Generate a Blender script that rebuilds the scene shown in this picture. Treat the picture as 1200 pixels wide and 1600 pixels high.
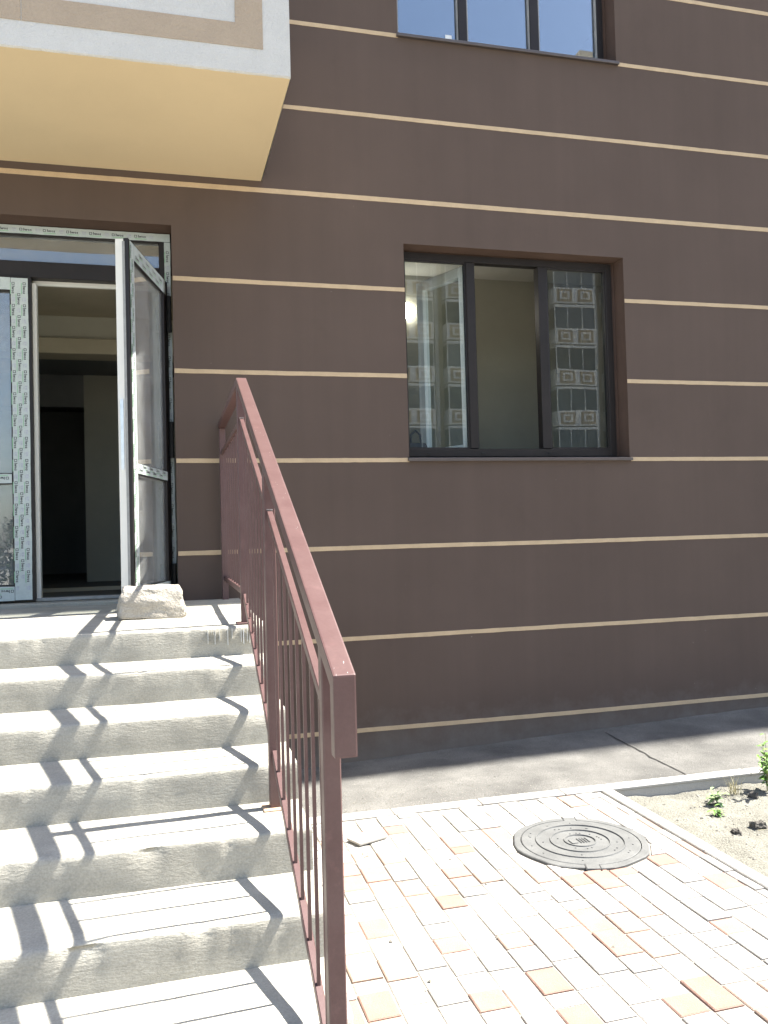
import bpy, bmesh, math, random
from mathutils import Vector, Matrix, noise as mnoise

random.seed(7)
R = math.radians
scene = bpy.context.scene
for o in list(bpy.data.objects):
    bpy.data.objects.remove(o, do_unlink=True)
COL = scene.collection

# ------------------------------------------------------------------ camera
CAM_D, CAM_H = 5.5573, 1.5
FPX, YAW, PITCH, ROLL = 1287.327, 0.252914, 0.026220, -0.026692
cd = bpy.data.cameras.new('camera')
cam = bpy.data.objects.new('camera', cd)
COL.objects.link(cam)
fw = Vector((math.sin(YAW)*math.cos(PITCH), math.cos(YAW)*math.cos(PITCH), math.sin(PITCH)))
rt = Vector((math.cos(YAW), -math.sin(YAW), 0))
up = rt.cross(fw)
r2 = math.cos(ROLL)*rt + math.sin(ROLL)*up
u2 = -math.sin(ROLL)*rt + math.cos(ROLL)*up
M = Matrix((r2, u2, -fw)).transposed().to_4x4()
M.translation = Vector((0, -CAM_D, CAM_H))
cam.matrix_world = M
cd.sensor_fit = 'VERTICAL'
cd.sensor_height = 36.0
cd.sensor_width = 27.0
cd.lens = FPX/1600*36.0
cd.clip_start = 0.05
cd.clip_end = 2000
scene.camera = cam

# ------------------------------------------------------------------ light
SUN_EL, SUN_AZ = R(58.0), R(2.5)          # azimuth measured from +x towards the building (+y)
world = bpy.data.worlds.new('World')
scene.world = world
world.use_nodes = True
wn = world.node_tree.nodes; wl = world.node_tree.links
bg = wn.get('Background') or wn.new('ShaderNodeBackground')
sky = wn.new('ShaderNodeTexSky')
sky.sky_type = 'NISHITA'
sky.sun_disc = False
sky.sun_elevation = SUN_EL
sky.sun_rotation = R(90) - SUN_AZ
sky.air_density = 1.0
sky.dust_density = 1.6
sky.ozone_density = 1.0
wl.new(sky.outputs[0], bg.inputs[0])
bg.inputs[1].default_value = 0.098
sd = bpy.data.lights.new('sun', 'SUN')
sd.energy = 5.0
sd.angle = R(0.53)
sd.color = (1.0, 0.955, 0.88)
sun = bpy.data.objects.new('sun', sd)
COL.objects.link(sun)
sdir = Vector((math.cos(SUN_EL)*math.cos(SUN_AZ), math.cos(SUN_EL)*math.sin(SUN_AZ), math.sin(SUN_EL)))
sun.rotation_euler = sdir.to_track_quat('Z', 'Y').to_euler()
sun.location = (20, 0, 30)

scene.render.engine = 'CYCLES'
scene.view_settings.view_transform = 'Standard'
scene.view_settings.look = 'None'
scene.view_settings.gamma = 1.0
scene.view_settings.use_curve_mapping = False
scene.view_settings.exposure = 2.1
scene.cycles.max_bounces = 10
scene.cycles.transparent_max_bounces = 24
scene.cycles.diffuse_bounces = 5

# ------------------------------------------------------------------ materials
def new_mat(name):
    m = bpy.data.materials.new(name)
    m.use_nodes = True
    nt = m.node_tree
    b = nt.nodes['Principled BSDF']
    return m, nt, b

def N(nt, t, **kw):
    n = nt.nodes.new(t)
    for k, v in kw.items():
        if k in n.inputs: n.inputs[k].default_value = v
        else: setattr(n, k, v)
    return n

def surf(name, col, rough=0.8, var=0.12, vscale=3.0, col2=None, fine=0.0, fscale=200., bump=0.0, bscale=120.,
         spec=0.3, metal=0.0, obj_rand=0.0, stretch=(1, 1, 1), blotch=0.0, bdist=0.01, detail=6.0, extra=None):
    """procedural surface: two-scale noise colour + bump"""
    m, nt, b = new_mat(name)
    L = nt.links
    tc = N(nt, 'ShaderNodeNewGeometry')
    mp = N(nt, 'ShaderNodeMapping')
    mp.inputs['Scale'].default_value = stretch
    L.new(tc.outputs['Position'], mp.inputs['Vector'])
    n1 = N(nt, 'ShaderNodeTexNoise', Scale=vscale, Detail=detail, Roughness=0.6)
    L.new(mp.outputs[0], n1.inputs['Vector'])
    r1 = N(nt, 'ShaderNodeMapRange')
    r1.inputs['From Min'].default_value = 0.3; r1.inputs['From Max'].default_value = 0.7
    L.new(n1.outputs['Fac'], r1.inputs['Value'])
    c2 = col2 or tuple(min(1, c*(1+var)) for c in col)
    c1 = col if col2 else tuple(c*(1-var) for c in col)
    mx = N(nt, 'ShaderNodeMix', data_type='RGBA')
    mx.inputs[6].default_value = (*c1, 1); mx.inputs[7].default_value = (*c2, 1)
    L.new(r1.outputs[0], mx.inputs[0])
    out = mx.outputs[2]
    if fine:
        n2 = N(nt, 'ShaderNodeTexNoise', Scale=fscale, Detail=3.0)
        L.new(tc.outputs['Position'], n2.inputs['Vector'])
        r2_ = N(nt, 'ShaderNodeMapRange')
        r2_.inputs['From Min'].default_value = 0.3; r2_.inputs['From Max'].default_value = 0.7
        r2_.inputs['To Min'].default_value = 1-fine; r2_.inputs['To Max'].default_value = 1+fine
        L.new(n2.outputs['Fac'], r2_.inputs['Value'])
        mm = N(nt, 'ShaderNodeVectorMath', operation='SCALE')
        L.new(out, mm.inputs[0]); L.new(r2_.outputs[0], mm.inputs['Scale'])
        out = mm.outputs[0]
    if obj_rand:
        oi = N(nt, 'ShaderNodeObjectInfo')
        r3 = N(nt, 'ShaderNodeMapRange')
        r3.inputs['To Min'].default_value = 1-obj_rand; r3.inputs['To Max'].default_value = 1+obj_rand
        L.new(oi.outputs['Random'], r3.inputs['Value'])
        mm = N(nt, 'ShaderNodeVectorMath', operation='SCALE')
        L.new(out, mm.inputs[0]); L.new(r3.outputs[0], mm.inputs['Scale'])
        out = mm.outputs[0]
    if blotch:
        n4 = N(nt, 'ShaderNodeTexNoise', Scale=extra or 14.0, Detail=8.0, Roughness=0.7)
        L.new(tc.outputs['Position'], n4.inputs['Vector'])
        r4 = N(nt, 'ShaderNodeMapRange')
        r4.inputs['From Min'].default_value = 0.58; r4.inputs['From Max'].default_value = 0.72
        r4.inputs['To Min'].default_value = 1.0; r4.inputs['To Max'].default_value = 1-blotch
        L.new(n4.outputs['Fac'], r4.inputs['Value'])
        mm = N(nt, 'ShaderNodeVectorMath', operation='SCALE')
        L.new(out, mm.inputs[0]); L.new(r4.outputs[0], mm.inputs['Scale'])
        out = mm.outputs[0]
    L.new(out, b.inputs['Base Color'])
    b.inputs['Roughness'].default_value = rough
    b.inputs['Specular IOR Level'].default_value = spec
    b.inputs['Metallic'].default_value = metal
    if bump:
        n3 = N(nt, 'ShaderNodeTexNoise', Scale=bscale, Detail=4.0, Roughness=0.65)
        L.new(mp.outputs[0], n3.inputs['Vector'])
        bp = N(nt, 'ShaderNodeBump', Strength=bump, Distance=bdist)
        L.new(n3.outputs['Fac'], bp.inputs['Height'])
        L.new(bp.outputs[0], b.inputs['Normal'])
    return m

def glass_mat(name, k=2.2, wob=0.02, tint=(0.92, 0.95, 0.94), film=0.0, wscale=1.6, dust=0.0):
    m = bpy.data.materials.new(name); m.use_nodes = True
    nt = m.node_tree; L = nt.links
    for n in list(nt.nodes): nt.nodes.remove(n)
    out = N(nt, 'ShaderNodeOutputMaterial')
    fr = N(nt, 'ShaderNodeFresnel', IOR=1.5)
    gb = N(nt, 'ShaderNodeNewGeometry')
    io = N(nt, 'ShaderNodeMapRange')          # thin pane: the far face reflects like the near one (no refraction, so no total reflection)
    io.inputs['To Min'].default_value = 1.5; io.inputs['To Max'].default_value = 1/1.5
    L.new(gb.outputs['Backfacing'], io.inputs['Value'])
    L.new(io.outputs[0], fr.inputs['IOR'])
    mu = N(nt, 'ShaderNodeMath', operation='MULTIPLY_ADD', use_clamp=True)
    mu.inputs[1].default_value = k; mu.inputs[2].default_value = film
    L.new(fr.outputs[0], mu.inputs[0])
    tr = N(nt, 'ShaderNodeBsdfTransparent'); tr.inputs[0].default_value = (*tint, 1)
    gl = N(nt, 'ShaderNodeBsdfGlossy'); gl.inputs['Roughness'].default_value = 0.0
    gl.inputs[0].default_value = (0.95, 0.97, 1, 1)
    geo = N(nt, 'ShaderNodeNewGeometry')
    nz = N(nt, 'ShaderNodeTexNoise', Scale=wscale, Detail=1.0)
    L.new(geo.outputs['Position'], nz.inputs['Vector'])
    bp = N(nt, 'ShaderNodeBump', Strength=wob, Distance=0.05)
    L.new(nz.outputs['Fac'], bp.inputs['Height'])
    L.new(bp.outputs[0], gl.inputs['Normal'])
    mx = N(nt, 'ShaderNodeMixShader')
    L.new(mu.outputs[0], mx.inputs[0]); L.new(tr.outputs[0], mx.inputs[1]); L.new(gl.outputs[0], mx.inputs[2])
    last = mx
    if dust:
        df_ = N(nt, 'ShaderNodeBsdfDiffuse'); df_.inputs[0].default_value = (0.55, 0.56, 0.55, 1)
        n5 = N(nt, 'ShaderNodeTexNoise', Scale=7.0, Detail=6.0, Roughness=0.7)
        L.new(geo.outputs['Position'], n5.inputs['Vector'])
        r5 = N(nt, 'ShaderNodeMapRange')
        r5.inputs['From Min'].default_value = 0.3; r5.inputs['From Max'].default_value = 0.75
        r5.inputs['To Min'].default_value = dust*0.5; r5.inputs['To Max'].default_value = dust*1.6
        L.new(n5.outputs['Fac'], r5.inputs['Value'])
        m2 = N(nt, 'ShaderNodeMixShader')
        L.new(r5.outputs[0], m2.inputs[0]); L.new(mx.outputs[0], m2.inputs[1]); L.new(df_.outputs[0], m2.inputs[2])
        last = m2
    L.new(last.outputs[0], out.inputs[0])
    return m

def emit_mat(name, col, s):
    m, nt, b = new_mat(name)
    b.inputs['Base Color'].default_value = (*col, 1)
    b.inputs['Emission Color'].default_value = (*col, 1)
    b.inputs['Emission Strength'].default_value = s
    return m

MT = {}
def stucco_mat():
    m = surf('brown_stucco', (0.097, 0.072, 0.060), 0.92, 0.08, 0.9, fine=0.12, fscale=420, bump=0.45, bscale=330, spec=0.15, bdist=0.004, blotch=0.07, extra=2.3)
    nt = m.node_tree; L = nt.links; b = nt.nodes['Principled BSDF']
    src = b.inputs['Base Color'].links[0].from_socket
    geo = N(nt, 'ShaderNodeNewGeometry')
    # rain streaks: noise stretched along z
    mp = N(nt, 'ShaderNodeMapping'); mp.inputs['Scale'].default_value = (9, 9, 0.35)
    L.new(geo.outputs['Position'], mp.inputs['Vector'])
    n1 = N(nt, 'ShaderNodeTexNoise', Scale=1.0, Detail=5.0, Roughness=0.6); L.new(mp.outputs[0], n1.inputs['Vector'])
    r1 = N(nt, 'ShaderNodeMapRange'); r1.inputs['From Min'].default_value = 0.25; r1.inputs['From Max'].default_value = 0.75
    r1.inputs['To Min'].default_value = 0.955; r1.inputs['To Max'].default_value = 1.045
    L.new(n1.outputs['Fac'], r1.inputs['Value'])
    sc = N(nt, 'ShaderNodeVectorMath', operation='SCALE'); L.new(src, sc.inputs[0]); L.new(r1.outputs[0], sc.inputs['Scale'])
    # tiny plaster specks
    n2 = N(nt, 'ShaderNodeTexNoise', Scale=46.0, Detail=2.0); L.new(geo.outputs['Position'], n2.inputs['Vector'])
    r2_ = N(nt, 'ShaderNodeMapRange'); r2_.inputs['From Min'].default_value = 0.765; r2_.inputs['From Max'].default_value = 0.80
    r2_.inputs['To Max'].default_value = 0.5
    L.new(n2.outputs['Fac'], r2_.inputs['Value'])
    mx = N(nt, 'ShaderNodeMix', data_type='RGBA'); mx.inputs[7].default_value = (0.42, 0.40, 0.36, 1)
    L.new(r2_.outputs[0], mx.inputs[0]); L.new(sc.outputs[0], mx.inputs[6])
    # splashed dust at the foot of the wall
    sep = N(nt, 'ShaderNodeSeparateXYZ'); L.new(geo.outputs['Position'], sep.inputs[0])
    n3 = N(nt, 'ShaderNodeTexNoise', Scale=6.0, Detail=8.0, Roughness=0.7); L.new(geo.outputs['Position'], n3.inputs['Vector'])
    ma = N(nt, 'ShaderNodeMath', operation='MULTIPLY_ADD'); ma.inputs[1].default_value = -0.55; L.new(n3.outputs['Fac'], ma.inputs[0]); L.new(sep.outputs['Z'], ma.inputs[2])
    r3 = N(nt, 'ShaderNodeMapRange'); r3.inputs['From Min'].default_value = -0.34; r3.inputs['From Max'].default_value = 0.0
    r3.inputs['To Min'].default_value = 0.55; r3.inputs['To Max'].default_value = 0.0
    L.new(ma.outputs[0], r3.inputs['Value'])
    m2 = N(nt, 'ShaderNodeMix', data_type='RGBA'); m2.inputs[7].default_value = (0.19, 0.178, 0.16, 1)
    L.new(r3.outputs[0], m2.inputs[0]); L.new(mx.outputs[2], m2.inputs[6])
    L.new(m2.outputs[2], b.inputs['Base Color'])
    return m
MT['stucco'] = stucco_mat()
MT['stripe'] = surf('cream_paint', (0.47, 0.36, 0.235), 0.9, 0.08, 8, fine=0.06, bump=0.3, bscale=300, bdist=0.004, spec=0.15)
MT['reveal'] = surf('brown_reveal_paint', (0.095, 0.062, 0.048), 0.9, 0.08, 6, bump=0.3, bscale=200, bdist=0.004, spec=0.15)
MT['white_stucco'] = surf('white_stucco', (0.53, 0.525, 0.50), 0.9, 0.05, 5, fine=0.05, fscale=150, bump=0.9, bscale=75, bdist=0.012, spec=0.2)
MT['beige_stucco'] = surf('beige_stucco', (0.37, 0.30, 0.225), 0.9, 0.05, 5, fine=0.05, fscale=150, bump=0.8, bscale=75, bdist=0.012, spec=0.2)
MT['soffit'] = surf('cream_soffit', (0.63, 0.51, 0.325), 0.9, 0.04, 1.2, fine=0.03, fscale=300, bump=0.15, bscale=200, bdist=0.004, spec=0.15)
MT['concrete'] = surf('rough_concrete', (0.33, 0.315, 0.27), 0.95, 0.14, 7, fine=0.12, fscale=160, bump=0.34, bscale=80, bdist=0.012, spec=0.15, stretch=(0.55, 1, 1.5), blotch=0.16, extra=9)
MT['stone'] = surf('broken_concrete', (0.37, 0.34, 0.29), 0.95, 0.16, 14, fine=0.14, fscale=140, bump=0.9, bscale=60, bdist=0.012, spec=0.15, blotch=0.2, extra=25)
MT['lime'] = surf('lime_white', (0.72, 0.72, 0.70), 0.95, 0.05, 20)
MT['rail'] = surf('maroon_paint', (0.078, 0.037, 0.035), 0.42, 0.12, 9, fine=0.06, fscale=120, bump=0.12, bscale=60, bdist=0.003, spec=0.5, blotch=-0.45, extra=11, col2=(0.104, 0.058, 0.054))
MT['weld'] = surf('raw_weld', (0.42, 0.38, 0.36), 0.6, 0.3, 60, metal=0.3, spec=0.5, bump=0.8, bscale=150)
MT['wood'] = surf('shim_wood', (0.42, 0.30, 0.20), 0.85, 0.2, 25, stretch=(1, 6, 1))
MT['asphalt'] = surf('dusty_asphalt', (0.085, 0.083, 0.078), 0.95, 0.0, 2.2, col2=(0.175, 0.17, 0.157), fine=0.30, fscale=190, bump=0.8, bscale=160, bdist=0.01, spec=0.2, blotch=-0.25, extra=5)
MT['crack'] = surf('crack_tar', (0.035, 0.033, 0.03), 0.95, 0.2, 30)
MT['kerb'] = surf('kerb_concrete', (0.36, 0.345, 0.315), 0.92, 0.08, 6, fine=0.08, fscale=200, bump=0.4, bscale=150, spec=0.2, obj_rand=0.05)
MT['paver_grey'] = surf('paver_grey', (0.36, 0.345, 0.318), 0.92, 0.07, 9, fine=0.10, fscale=220, bump=0.5, bscale=170, spec=0.2, obj_rand=0.12, bdist=0.006)
MT['paver_salmon'] = surf('paver_salmon', (0.285, 0.182, 0.145), 0.92, 0.10, 9, fine=0.10, fscale=220, bump=0.5, bscale=170, spec=0.2, obj_rand=0.12, bdist=0.006)
MT['paver_tan'] = surf('paver_tan', (0.30, 0.222, 0.178), 0.92, 0.08, 9, fine=0.10, fscale=220, bump=0.5, bscale=170, spec=0.2, obj_rand=0.08, bdist=0.006)
MT['sand'] = surf('joint_sand', (0.30, 0.275, 0.24), 0.97, 0.2, 12, fine=0.25, fscale=260, bump=0.8, bscale=200)
MT['soil'] = surf('sandy_soil', (0.155, 0.149, 0.125), 0.97, 0.0, 5, col2=(0.25, 0.243, 0.205), fine=0.30, fscale=150, bump=1.0, bscale=90, bdist=0.02, blotch=0.35, extra=22)
MT['clod'] = surf('soil_clod', (0.10, 0.092, 0.08), 0.97, 0.2, 40, bump=0.8, bscale=120)
MT['pebble'] = surf('pebble_grit', (0.20, 0.19, 0.165), 0.95, 0.5, 25)
MT['ground'] = surf('dusty_ground', (0.27, 0.255, 0.22), 0.97, 0.2, 0.4, fine=0.15, fscale=20)
MT['iron'] = surf('manhole_iron', (0.092, 0.094, 0.092), 0.75, 0.0, 10, col2=(0.135, 0.137, 0.133), fine=0.12, fscale=150, bump=0.3, bscale=120, bdist=0.005, spec=0.4, metal=0.15)
MT['iron_dark'] = surf('manhole_groove', (0.03, 0.03, 0.03), 0.9, 0.2, 30)
MT['pvc_brown'] = surf('brown_pvc', (0.017, 0.014, 0.0135), 0.45, 0.15, 4, spec=0.28, fine=0.08, fscale=60)
MT['pvc_white'] = surf('white_pvc', (0.66, 0.65, 0.60), 0.45, 0.03, 4, spec=0.45)
MT['sash_white'] = surf('sash_white_pvc', (0.86, 0.86, 0.84), 0.4, 0.03, 4, spec=0.45)
MT['pvc_grey'] = surf('grey_pvc_edge', (0.26, 0.26, 0.25), 0.5, 0.15, 20, spec=0.45)
MT['rubber'] = surf('black_rubber', (0.012, 0.012, 0.012), 0.55, 0.2, 30)
MT['film'] = surf('mint_film', (0.44, 0.49, 0.47), 0.35, 0.05, 16, spec=0.5, fine=0.05, fscale=90, bump=0.2, bscale=30, bdist=0.004)
MT['ink'] = surf('black_ink', (0.03, 0.03, 0.035), 0.5, 0.1, 60)
MT['ink_green'] = surf('green_ink', (0.25, 0.46, 0.28), 0.5, 0.1, 60)
MT['ink_grey'] = surf('grey_ink', (0.40, 0.42, 0.47), 0.5, 0.15, 60)
MT['glass'] = glass_mat('window_glass', 1.6, 0.012)
MT['glass_up'] = glass_mat('upper_window_glass', 4.4, 0.008)
MT['glass_door'] = glass_mat('door_glass', 2.2, 0.02, film=0.02, dust=0.16)
MT['sill'] = surf('sill_metal', (0.10, 0.085, 0.08), 0.4, 0.1, 10, metal=0.4, spec=0.5)
MT['plaster_olive'] = surf('olive_plaster', (0.40, 0.38, 0.31), 0.95, 0.06, 2.5, bump=0.2, bscale=40)
MT['plaster_tan'] = surf('tan_plaster', (0.42, 0.37, 0.27), 0.95, 0.08, 3.0, bump=0.2, bscale=40)
MT['plaster_pale'] = surf('pale_ceiling', (0.62, 0.60, 0.54), 0.95, 0.05, 3.0)
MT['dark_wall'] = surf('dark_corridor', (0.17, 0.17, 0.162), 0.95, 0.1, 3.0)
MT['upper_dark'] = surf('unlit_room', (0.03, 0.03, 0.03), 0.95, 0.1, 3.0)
MT['floor'] = surf('screed_floor', (0.15, 0.145, 0.13), 0.9, 0.15, 3.0)
MT['bag'] = surf('black_leather', (0.014, 0.014, 0.018), 0.45, 0.2, 30, bump=0.3, bscale=60, spec=0.5)
MT['steel'] = surf('key_steel', (0.6, 0.6, 0.6), 0.3, 0.1, 30, metal=0.9)
MT['blue_box'] = surf('navy_paint', (0.035, 0.04, 0.085), 0.5, 0.1, 20)
MT['paper'] = surf('white_paper', (0.78, 0.78, 0.76), 0.8, 0.03, 20)
MT['leaf'] = surf('weed_leaf', (0.09, 0.20, 0.035), 0.6, 0.0, 30, col2=(0.17, 0.30, 0.06), spec=0.35)
MT['leaf_pale'] = surf('pale_weed_leaf', (0.22, 0.32, 0.14), 0.7, 0.15, 30)
MT['stem'] = surf('weed_stem', (0.22, 0.21, 0.11), 0.8, 0.2, 30)
MT['dry'] = surf('dry_grass', (0.40, 0.36, 0.22), 0.85, 0.2, 30)
MT['opp_wall'] = surf('far_beige_wall', (0.46, 0.40, 0.31), 0.95, 0.05, 0.5)
MT['opp_white'] = surf('far_white_paint', (0.70, 0.69, 0.66), 0.9, 0.04, 0.5)
MT['opp_beige'] = surf('far_beige_panel', (0.36, 0.29, 0.20), 0.9, 0.04, 0.5)
MT['opp_glass'] = surf('far_dark_glazing', (0.085, 0.10, 0.115), 0.2, 0.25, 0.9, spec=0.5, obj_rand=0.45)
MT['roof'] = surf('roof_felt', (0.10, 0.10, 0.10), 0.95, 0.1, 1)
MT['foliage'] = surf('hedge_leaf', (0.05, 0.085, 0.025), 0.7, 0.3, 2, fine=0.3, fscale=8)
MT['bark'] = surf('hedge_bark', (0.10, 0.08, 0.06), 0.9, 0.2, 5)
MT['lamp'] = emit_mat('lamp_glass', (1.0, 0.95, 0.85), 7.0)

# ------------------------------------------------------------------ mesh helpers
ORG = {}
def link(o, parent=None, origin=None):
    COL.objects.link(o)
    org = origin if origin is not None else Vector((0, 0, 0))
    ORG[o] = Vector(org)
    if parent is not None:
        o.parent = parent
        o.location = Vector(org) - ORG[parent]
    else:
        o.location = org
    return o

def tag(o, label=None, cat=None, group=None, kind=None):
    if label: o['label'] = label
    if cat: o['category'] = cat
    if group: o['group'] = group
    if kind: o['kind'] = kind
    return o

def thing(name, loc, label, cat, group=None, parent=None):
    o = bpy.data.objects.new(name, None)
    o.empty_display_size = 0.1
    link(o, parent, loc)
    tag(o, label, cat, group)
    return o

class MB:
    def __init__(s, mtx=None):
        s.v = []; s.f = []; s.mi = []; s.mats = []; s.m = mtx; s.cur = 0
    def mat(s, key):
        m = MT[key]
        if m not in s.mats: s.mats.append(m)
        s.cur = s.mats.index(m); return s
    def raw(s, vs, fs):
        b = len(s.v)
        for v in vs:
            v = Vector(v)
            s.v.append(s.m @ v if s.m else v)
        for f in fs:
            s.f.append([b+i for i in f]); s.mi.append(s.cur)
        return s
    def box(s, x0, x1, y0, y1, z0, z1):
        return s.raw([(x0,y0,z0),(x1,y0,z0),(x1,y1,z0),(x0,y1,z0),(x0,y0,z1),(x1,y0,z1),(x1,y1,z1),(x0,y1,z1)],
                     [(0,3,2,1),(4,5,6,7),(0,1,5,4),(1,2,6,5),(2,3,7,6),(3,0,4,7)])
    def quad(s, a, b, c, d): return s.raw([a, b, c, d], [(0, 1, 2, 3)])
    def prism(s, poly, z0, z1):
        n = len(poly)
        vs = [(x, y, z0) for x, y in poly]+[(x, y, z1) for x, y in poly]
        return s.raw(vs, [tuple(range(n-1, -1, -1)), tuple(range(n, 2*n))]+[(i, (i+1) % n, n+(i+1) % n, n+i) for i in range(n)])
    def tube(s, pts, rad, n=6):
        pts = [Vector(p) for p in pts]
        rad = rad if isinstance(rad, (list, tuple)) else [rad]*len(pts)
        vs = []
        for i, p in enumerate(pts):
            d = (pts[min(i+1, len(pts)-1)]-pts[max(i-1, 0)]).normalized()
            a = d.orthogonal().normalized() if i == 0 else (a - d*a.dot(d)).normalized()
            b = d.cross(a)
            for k in range(n):
                t = 2*math.pi*k/n
                vs.append(p+(a*math.cos(t)+b*math.sin(t))*rad[i])
        fs = []
        for i in range(len(pts)-1):
            for k in range(n):
                fs.append((i*n+k, i*n+(k+1) % n, (i+1)*n+(k+1) % n, (i+1)*n+k))
        fs.append(tuple(range(n-1, -1, -1))); fs.append(tuple(range((len(pts)-1)*n, len(pts)*n)))
        return s.raw(vs, fs)
    def lathe(s, prof, cx, cy, n=48):
        vs = []; fs = []
        for r, z in prof:
            for k in range(n):
                t = 2*math.pi*k/n
                vs.append((cx+r*math.cos(t), cy+r*math.sin(t), z))
        for i in range(len(prof)-1):
            for k in range(n):
                fs.append((i*n+k, i*n+(k+1) % n, (i+1)*n+(k+1) % n, (i+1)*n+k))
        return s.raw(vs, fs)
    def build(s, name, matkey=None, parent=None, bevel=0.0, smooth=False, origin=None, seg=1):
        if matkey:
            s.mats = [MT[matkey]]; s.mi = [0]*len(s.f)
        if origin is None:
            xs = [v.x for v in s.v]; ys = [v.y for v in s.v]; zs = [v.z for v in s.v]
            origin = Vector(((min(xs)+max(xs))/2, (min(ys)+max(ys))/2, min(zs)))
        origin = Vector(origin)
        me = bpy.data.meshes.new(name)
        me.from_pydata([v-origin for v in s.v], [], s.f)
        for m in s.mats: me.materials.append(m)
        me.polygons.foreach_set('material_index', s.mi)
        if bevel:
            bm = bmesh.new(); bm.from_mesh(me)
            ed = [e for e in bm.edges if len(e.link_faces) == 2 and e.calc_face_angle(0) > 0.5]
            bmesh.ops.bevel(bm, geom=ed, offset=bevel, segments=seg, affect='EDGES', clamp_overlap=True, profile=0.7)
            bm.to_mesh(me); bm.free()
        if smooth:
            me.polygons.foreach_set('use_smooth', [True]*len(me.polygons))
        me.update()
        o = bpy.data.objects.new(name, me)
        return link(o, parent, origin)

def nz(x, y=0, z=0): return mnoise.noise(Vector((x, y, z)))

def copy_obj(o, name, loc, parent=None, rot=None):
    c = bpy.data.objects.new(name, o.data)
    link(c, parent, loc)
    if rot: c.rotation_euler = rot
    return c

# ------------------------------------------------------------------ ground, apron, soil
g = MB(); g.quad((-300, -300, -0.14), (300, -300, -0.14), (300, 300, -0.14), (-300, 300, -0.14))
tag(g.build('ground', 'ground'), kind='structure')

KERB_Y0, KERB_Y1 = -1.27, -1.18
def apron_z(x, y):
    zw = max(-0.07, min(0.11, -0.052+(x-1.2)*0.036))
    t = max(0, min(1, 1+y/1.18))
    return zw*t*t*(1.4-0.4*t) + 0.004*nz(x*3, y*3, 1) + 0.0025*nz(x*14, y*14, 4) - 0.004*(1-t)
def grid(name, x0, x1, y0, y1, nx, ny, fz, matkey):
    vs = []; fs = []
    for j in range(ny+1):
        for i in range(nx+1):
            x = x0+(x1-x0)*i/nx; y = y0+(y1-y0)*j/ny
            vs.append((x, y, fz(x, y)))
    for j in range(ny):
        for i in range(nx):
            a = j*(nx+1)+i
            fs.append((a, a+1, a+nx+2, a+nx+1))
    m = MB(); m.raw(vs, fs)
    return m.build(name, matkey, smooth=True)
apron = grid('asphalt_apron', 0.425, 12.0, KERB_Y1, -0.002, 300, 50, apron_z, 'asphalt')
tag(apron, kind='structure')
# crack across the apron
m = MB(); pts = []
for i in range(26):
    t = i/25
    pts.append((3.02-0.045*t+0.012*nz(t*9, 3), -0.12-1.04*t))
for i in range(25):
    (xa, ya), (xb, yb) = pts[i], pts[i+1]
    wa = 0.004+0.005*abs(nz(i*.7, 8)); wb = 0.004+0.005*abs(nz((i+1)*.7, 8))
    m.quad((xa-wa, ya, apron_z(xa, ya)+.004), (xb-wb, yb, apron_z(xb, yb)+.004), (xb+wb, yb, apron_z(xb, yb)+.004), (xa+wa, ya, apron_z(xa, ya)+.004))
m.build('crack', 'crack', apron)

def soil_z(x, y):
    return -0.062+0.022*nz(x*2.2, y*2.2, 5)+0.012*nz(x*8, y*8, 2)+0.007*nz(x*24, y*24, 9)
soil = grid('soil_bed', 2.41, 9.0, -7.0, KERB_Y0-0.001, 260, 220, soil_z, 'soil')
tag(soil, kind='structure')

# ------------------------------------------------------------------ kerb
kerb = MB(); kerb.box(0.44, 12.0, KERB_Y0+.004, KERB_Y1-.004, -0.13, -0.012)
kerb.box(2.345, 2.405, -7.0, KERB_Y0, -0.13, -0.012)
kerb = kerb.build('kerb', 'kerb'); tag(kerb, kind='structure')
x = 0.62
while x < 6.5:
    L_ = 0.5 if x < 2.3 else 0.93
    x1 = min(x+L_, 2.408) if x < 2.4 else x+L_
    m = MB(); m.box(x+.002, x1-.002, KERB_Y0+random.uniform(-.002, .002), KERB_Y1, -0.011, 0.009+random.uniform(-.003, .003))
    m.build('kerb_stone', 'kerb', kerb, bevel=0.005)
    x = x1
y = KERB_Y0-.002
while y > -4.6:
    m = MB(); m.box(2.338+random.uniform(-.002, .002), 2.408, y-.93, y-.004, -0.011, 0.010+random.uniform(-.003, .003))
    m.build('kerb_stone', 'kerb', kerb, bevel=0.005)
    y -= .93

# ------------------------------------------------------------------ paving
MHX, MHY, MHR = 1.862, -1.930, 0.318
m = MB(); m.box(0.40, 2.337, -7.2, KERB_Y0+.002, -0.13, -0.006)
paving = m.build('paving', 'sand'); tag(paving, kind='structure')
ROWW = 0.1155
def clip(poly, p, n):
    out = []
    for i in range(len(poly)):
        a = Vector(poly[i]); b = Vector(poly[(i+1) % len(poly)])
        da = (a-p).dot(n); db = (b-p).dot(n)
        if da >= 0: out.append(a)
        if da*db < 0: out.append(a+(b-a)*(da/(da-db)))
    return out
def inset(poly, d):
    n = len(poly); out = []
    for i in range(n):
        p0 = poly[i-1]; p1 = poly[i]; p2 = poly[(i+1) % n]
        e0 = (p1-p0); e1 = (p2-p1)
        if e0.length < 1e-6 or e1.length < 1e-6: return None
        e0.normalize(); e1.normalize()
        n0 = Vector((-e0.y, e0.x)); n1 = Vector((-e1.y, e1.x))
        k = 1+n0.dot(n1)
        if k < 0.2: return None
        out.append(p1+(n0+n1)*(d/k))
    return out
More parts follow.
